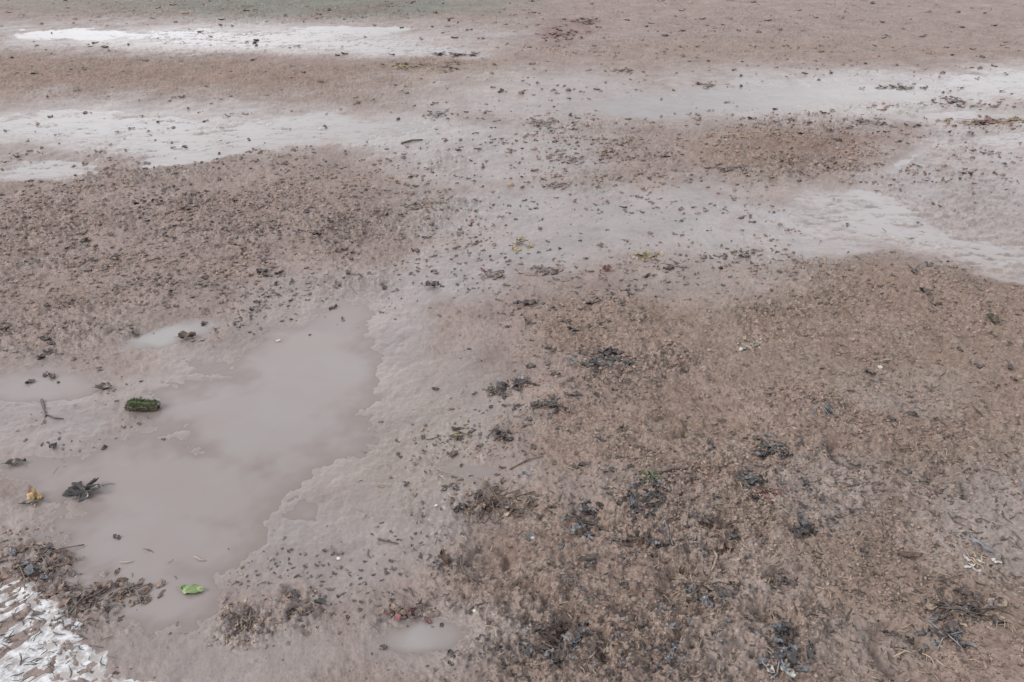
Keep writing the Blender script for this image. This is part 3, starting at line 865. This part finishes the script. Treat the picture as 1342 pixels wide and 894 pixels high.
clump(815, 95, 50, 8, 'dark tufts on the far mud beyond the long grey puddle', ['dark', 'olive'], 12, 'weed_clump', 'weed', seed=58, size=.22)
clump(560, 271, 70, 10, 'string of dark clods at the right end of the cloddy field', ['dark', 'crumb'], 12, 'weed_clump', 'weed', seed=59, size=.2)
clump(745, 210, 50, 12, 'dark reddish tuft left of the brown mound', ['dark', 'red'], 12, 'weed_clump', 'weed', seed=60, size=.22)
clump(730, 245, 50, 8, 'dark scraps in the wet mud below the reddish tuft', ['dark', 'crumb'], 9, seed=61, size=.24)

# --- pale pebbles and scraps
def pebble(u, v, px, label, mk='pebble', group=None, seed=0):
    x, y = at(u, v)
    r_ = px * mpp(v) * .36
    V, Fc = stone(r_, r_ * .8, r_ * .6, seed)
    o = link_mesh('pebble', V, Fc, M[mk])
    o.location = (x, y, top(x, y) + r_ * .25)
    tag(o, label, 'pebble', group)
pebble(622, 806, 8, 'round white pebble right of the small pale puddle', 'white', None, 1)
pebble(698, 713, 8, 'pale tan pebble below the brown litter tangle', 'pebble', None, 2)
pebble(1152, 487, 9, 'white stone chip in the brown mud right of centre', 'white', None, 3)
pebble(444, 735, 9, 'whitish stone on the silt right of the broad puddle', 'white', None, 4)
pebble(572, 666, 7, 'small white stone left of the nearly black leaf scrap', 'white', None, 5)
pebble(365, 447, 8, 'pale yellow stone near the top of the broad puddle', 'pebble', None, 6)

# ------------------------------------------------------------------ repeats
DARK = [(230, 320, 320, 95, -4, 1), (60, 420, 120, 60, 0, .6), (800, 460, 130, 65, 0, .9), (690, 570, 110, 55, 0, .7), (860, 690, 210, 90, 0, 1),
        (880, 850, 260, 60, 0, 1), (1060, 200, 140, 40, 0, .9), (1250, 800, 110, 40, 0, .7), (800, 200, 110, 45, 0, .6), (1110, 380, 160, 55, 0, .5),
        (1230, 200, 110, 70, 0, .5), (1050, 680, 110, 110, 0, .6), (80, 770, 110, 50, 0, .8), (960, 360, 120, 40, 0, .5), (450, 790, 160, 70, 0, .25),
        (1240, 560, 200, 160, 0, .3), (600, 200, 200, 80, 0, .15), (300, 15, 320, 14, 0, .1), (1000, 40, 420, 40, 0, .06), (700, 380, 130, 60, 0, .2), (640, 690, 120, 60, 0, .5),
        (100, 560, 100, 60, 0, .12)]
STRAW = [(1130, 640, 260, 250, 0, .8), (1200, 760, 200, 140, 0, 1), (900, 760, 240, 140, 0, .7), (1120, 430, 200, 70, 0, .7), (840, 440, 110, 50, 0, .5),
         (1280, 500, 120, 120, 0, .6), (680, 640, 150, 90, 0, .35), (90, 760, 110, 50, 0, .5), (510, 760, 120, 60, 0, .12)]

def scatter(dens, n, seed, vmin=-10, vmax=960, umin=-60, umax=1402, drift=False):
    """points of the ground where the density field is high, even per square metre of photo area"""
    r_ = np.random.default_rng(seed)
    U, W_ = r_.uniform(umin, umax, n), r_.uniform(vmin, vmax, n)
    nn = .5 * np.sin(U * .031 + W_ * .017 + seed) * np.sin(U * .013 - W_ * .041)
    p = blobs(U, W_, dens, .6, .3 * nn)
    x, y = at(U, W_)
    cl = sstep(-.25, .55, fbm(x, y, .30, 4, seed, .65))
    if drift:                          # gathered in wavy drift lines
        cl = sstep(.05, .75, fbm(x * .45, y, .40, 5, seed, .65))
    k = r_.random(n) < p * (.10 + .90 * cl) * (.55 + .45 * (not drift))
    U, W_, x, y = U[k], W_[k], x[k], y[k]
    return U, W_, x, y

# 260 dark leaf scraps, each an object of its own
kinds = []
for i in range(12):
    V, Fc = blade(1., random.uniform(.35, .75), random.uniform(.3, 1.2), random.uniform(.1, .7), .35, 100 + i, 8, 4, random.choice([1., .7, .4]), .2, random.uniform(-1.5, 1.5))
    zmin = min(p[2] for p in V)
    kinds.append([(p[0], p[1], (p[2] - zmin * .6) * .6) for p in V])
    kinds[-1] = (kinds[-1], Fc)
protos = []
U, W_, x, y = scatter(DARK, 2600, 5, 60, 890, 5, 1337)
f_ = fields(x, y); z = np.where(f_['w'] > .3, np.maximum(height(x, y, f_), 0), height(x, y, f_))
cnt = 0
for i in range(len(U)):
    if cnt >= 260: break
    if any((U[i] - a) ** 2 + ((W_[i] - b) * 1.4) ** 2 < q * q for a, b, q in NAMED): continue
    kd = i % 12
    mk = ['dark', 'black', 'brown', 'dark', 'black', 'grey'][(i * 7 + kd) % 6 if W_[i] > 560 else (i * 7 + kd) % 4]
    key = (kd, mk)
    src = next((o for k, o in protos if k == key), None)
    sz = random.uniform(7, 15) * mpp(W_[i]) * (1 if W_[i] > 250 else .8)
    if src is None:
        V, Fc = kinds[kd]
        o = link_mesh('leaf_scrap', V, Fc, M[mk])
        protos.append((key, o))
    else:
        o = src.copy(); COL.objects.link(o)
    o.location = (x[i], y[i], z[i] + .0005)
    o.rotation_euler = (random.uniform(-.2, .2), random.uniform(-.2, .2), random.uniform(0, 6.28))
    o.scale = (sz, sz, sz)
    tag(o, 'small dark scrap of dead leaf, one of many strewn loose over the mud', 'leaf scrap', 'loose dark leaf scraps strewn over the mud')
    cnt += 1

# finer debris that nobody could count; it gathers round the clumps
DARK = DARK + [(a, b, q * 1.5, q * .9, 0, .95) for a, b, q in NAMED if b > 470 and q > 17 and a > 560]
DARK = DARK + [(60, 850, 110, 50, 25, .25), (850, 680, 120, 70, 0, 1), (760, 850, 130, 50, 0, 1), (900, 800, 110, 70, 0, 1), (1010, 640, 60, 80, 0, .8), (680, 560, 110, 60, -20, .7)]
GRAIN = CLOD[:-3] + [(a, b, c_, d_, e_, w_ * .8) for a, b, c_, d_, e_, w_ in BROWN if b > 150] + [(480, 780, 200, 90, 0, .25)]
def instanced(name, shapes, U, W_, x, y, size, m, label, flat=.3, lift=.0005, seed=1, stretch=None):
    r_ = np.random.default_rng(seed)
    f_ = fields(x, y)
    h = height(x, y, f_)
    z = np.where(f_['w'] > .3, np.maximum(h, 0), h) + lift
    VA, FA, off = [], [], 0
    sz = size(W_, r_)
    kk = r_.integers(0, len(shapes), len(x))
    for s_ in range(len(shapes)):
        sel = np.where(kk == s_)[0]
        if len(sel) == 0: continue
        P = np.array(shapes[s_][0], float)
        Fq = np.array(shapes[s_][1], int)
        n = len(sel)
        a = r_.uniform(0, 2 * np.pi, n); b = r_.normal(0, flat, n); c_ = r_.normal(0, flat, n)
        Q = P[None] * sz[sel][:, None, None]
        x1, y1, z1 = Q[..., 0], Q[..., 1], Q[..., 2]
        cb, sb = np.cos(b)[:, None], np.sin(b)[:, None]
        x1, z1 = x1 * cb + z1 * sb, -x1 * sb + z1 * cb
        cc, sc = np.cos(c_)[:, None], np.sin(c_)[:, None]
        y1, z1 = y1 * cc - z1 * sc, y1 * sc + z1 * cc
        caa, saa = np.cos(a)[:, None], np.sin(a)[:, None]
        x1, y1 = x1 * caa - y1 * saa, x1 * saa + y1 * caa
        pts = np.stack([x1 + x[sel][:, None], y1 + y[sel][:, None], z1 + z[sel][:, None]], -1).reshape(-1, 3)
        fc = (Fq[None] + (np.arange(n) * len(P))[:, None, None]).reshape(-1, Fq.shape[1]) + off
        VA.append(pts); FA.append(fc); off += len(pts)
    o = np_mesh(name, np.concatenate(VA), np.concatenate(FA), m, None, True)
    tag(o, label, None, None, 'stuff')
    return o

def strand(bow, kink, seed):
    rr = random.Random(seed)
    V, Fc = tube([(t_ - .5, bow * math.sin(math.pi * t_) + rr.uniform(-kink, kink), .03 + rr.uniform(0, .06)) for t_ in (0, .25, .5, .75, 1)], [.034, .046, .048, .040, .022], 4)
    return [tuple(p) for p in V], [f for f in Fc if len(f) == 4]
strands = [strand(random.uniform(-.22, .22), .05, i) for i in range(14)]
scraps = []
for i in range(10):
    V, Fc = blade(1., random.uniform(.3, .8), random.uniform(.2, 1.2), random.uniform(.1, .8), .35, 300 + i, 4, 3, random.choice([1., .6, .3]), .25)
    scraps.append(([(p[0], p[1], p[2] * .45) for p in V], Fc))
crumbs = []
for i in range(8):
    V, Fc = stone(.5, .40, .28, 500 + i, 4, 6, .7)
    crumbs.append((V, Fc))

U, W_, x, y = scatter(STRAW, 11000, 31)
instanced('straw_litter', strands, U, W_, x, y, lambda v, r_: r_.uniform(.010, .040, len(v)), M['straw'], 'short pale bits of straw trodden into the brown mud', .18, .001, 1)
U, W_, x, y = scatter(STRAW, 8000, 33)
instanced('stalk_litter', strands, U, W_, x, y, lambda v, r_: r_.uniform(.012, .045, len(v)), M['dark'], 'short dark bits of stalk trodden into the brown mud', .2, .001, 2)
U, W_, x, y = scatter(DARK, 60000, 35, 60)
k_ = (fields(x, y)['w'] < .25) | (rng.random(len(x)) < .12)
U, W_, x, y = U[k_], W_[k_], x[k_], y[k_]
instanced('leaf_litter', scraps, U, W_, x, y, lambda v, r_: r_.uniform(2, 7.5, len(v)) * mpp(v), M['dark'], 'tiny dark leaf crumbs strewn over the mud', .12, .0005, 3)
U, W_, x, y = scatter(GRAIN, 110000, 37, 60)
k_ = fields(x, y)['w'] < .25
U, W_, x, y = U[k_], W_[k_], x[k_], y[k_]
instanced('mud_crumbs', crumbs, U, W_, x, y, lambda v, r_: (1.6 + 5.5 * r_.random(len(v)) ** 2.5) * np.maximum(mpp(v), .0017), M['crumb'], 'loose crumbs of brown mud lying on the trodden ground', .3, .0005, 4)

FARM = [(671, 150, 1100, 190, 0, .75), (671, 40, 1100, 60, 0, .9), (1050, 200, 200, 60, 0, 1), (250, 320, 320, 110, 0, 1), (900, 340, 300, 60, 0, .7)]
for nm, mk, n_, sd, sh, lab in (('far_leaf_litter', 'faded', 26000, 51, scraps, 'faded flat leaf crumbs strewn over the far wet mud'),
                                ('far_mud_crumbs', 'crumb', 5500, 53, crumbs, 'little mud crumbs breaking the far wet flats')):
    U, W_, x, y = scatter(FARM, int(n_ * 1.5), sd, -5, 430, -60, 1402, True)
    k_ = (fields(x, y)['w'] < .2) | (rng.random(len(x)) < (.30 if mk == 'faded' else .02))
    U, W_, x, y = U[k_], W_[k_], x[k_], y[k_]
    instanced(nm, sh, U, W_, x, y, lambda v, r_: (1.5 + 9 * r_.random(len(v)) ** 3.2) * mpp(v), M[mk], lab, .12, .0005, sd)
WETL = [(850, 690, 170, 90, 0, 1), (890, 830, 190, 80, 0, 1), (750, 850, 130, 50, 0, 1), (1010, 650, 80, 90, 20, .8), (690, 570, 120, 60, -20, .8), (800, 470, 90, 40, 0, .8), (1080, 850, 160, 60, 0, .6), (1250, 810, 100, 40, 0, .7), (560, 800, 80, 40, -15, .4)]
for nm, mk, n_, sd, lab in (('wet_leaf_litter', 'black', 3600, 61, 'blackish wet leaf bits pressed flat into the trodden mud'),
                            ('slick_leaf_litter', 'grey', 1500, 63, 'slick grey leaf bits pressed flat into the trodden mud')):
    U, W_, x, y = scatter(WETL, n_, sd, 400, 930)
    instanced(nm, scraps, U, W_, x, y, lambda v, r_: (4 + 11 * r_.random(len(v)) ** 1.8) * mpp(v), M[mk], lab, .10, -.0002, sd)
U, W_, x, y = scatter([(50, 830, 110, 70, 30, 1)], 16000, 57, 740, 930, -60, 230)
instanced('root_litter', strands, U[:170], W_[:170], x[:170], y[:170], lambda v, r_: r_.uniform(.008, .034, len(v)), M['dark'], 'dark rootlets lying across the white crusty patch', .2, .004, 58)

# ------------------------------------------------------------------ light
EL, AZ = math.radians(38), math.radians(-105)     # a bright overcast, light from the left
w = bpy.data.worlds.new('World')
scene.world = w
w.use_nodes = True
nt = w.node_tree
g = NT(nt)
bg = nt.nodes['Background']
sky = g.n('ShaderNodeTexSky', sky_type='NISHITA')
sky.sun_disc = False
sky.sun_elevation = EL
sky.sun_rotation = AZ
sky.dust_density = 3.0
sky.air_density = 1.0
tc = g.n('ShaderNodeTexCoord')
cl = g.ramp(g.noise(1.6, 6, .6, tc.outputs['Generated']), .25, .75)
def gap(az, el, n):                     # a thin bright place in the cloud
    d_ = g.n('ShaderNodeVectorMath', operation='DOT_PRODUCT')
    nv = g.n('ShaderNodeVectorMath', operation='NORMALIZE')
    g.l(tc.outputs['Generated'], nv.inputs[0]); g.l(nv.outputs[0], d_.inputs[0])
    a_, e_ = math.radians(az), math.radians(el)
    d_.inputs[1].default_value = (math.sin(a_) * math.cos(e_), math.cos(a_) * math.cos(e_), math.sin(e_))
    return g.math('POWER', g.math('MAXIMUM', d_.outputs['Value'], 0.0), n)
cloud = g.mix(cl, (7.6, 7.7, 8.0), (11.5, 11.4, 11.6))
cloud = g.mix(g.math('MULTIPLY', gap(9, 12, 34), .75), cloud, (4.2, 4.3, 4.5))       # a darker bank low ahead
cloud = g.mix(g.math('MINIMUM', g.math('ADD', g.math('MULTIPLY', gap(-24, 11, 80), .80), gap(26, 24, 80)), 1.0), cloud, (15.0, 15.2, 15.9))
g.l(g.mix(.82, sky.outputs[0], cloud), bg.inputs['Color'])
bg.inputs['Strength'].default_value = .12

sl = bpy.data.lights.new('sun', 'SUN')
sl.energy = 1.5
sl.angle = math.radians(25)
sl.color = (1, .955, .90)
so = bpy.data.objects.new('sun', sl)
COL.objects.link(so)
d = Vector((math.sin(AZ) * math.cos(EL), math.cos(AZ) * math.cos(EL), math.sin(EL)))
so.rotation_euler = d.to_track_quat('Z', 'Y').to_euler()

# ------------------------------------------------------------------ camera
cam = bpy.data.cameras.new('camera')
cam.sensor_fit = 'VERTICAL'
cam.angle_y = 2 * math.atan(TV)
cam.clip_end = 3000
cam.clip_start = .05
co = bpy.data.objects.new('camera', cam)
COL.objects.link(co)
co.location = (0, 0, EYE)
co.rotation_euler = (math.radians(90) - PITCH, 0, 0)
scene.camera = co

vs = scene.view_settings
vs.view_transform = 'Standard'
vs.look = 'None'
vs.exposure = 0.62
vs.gamma = 1
vs.use_curve_mapping = False
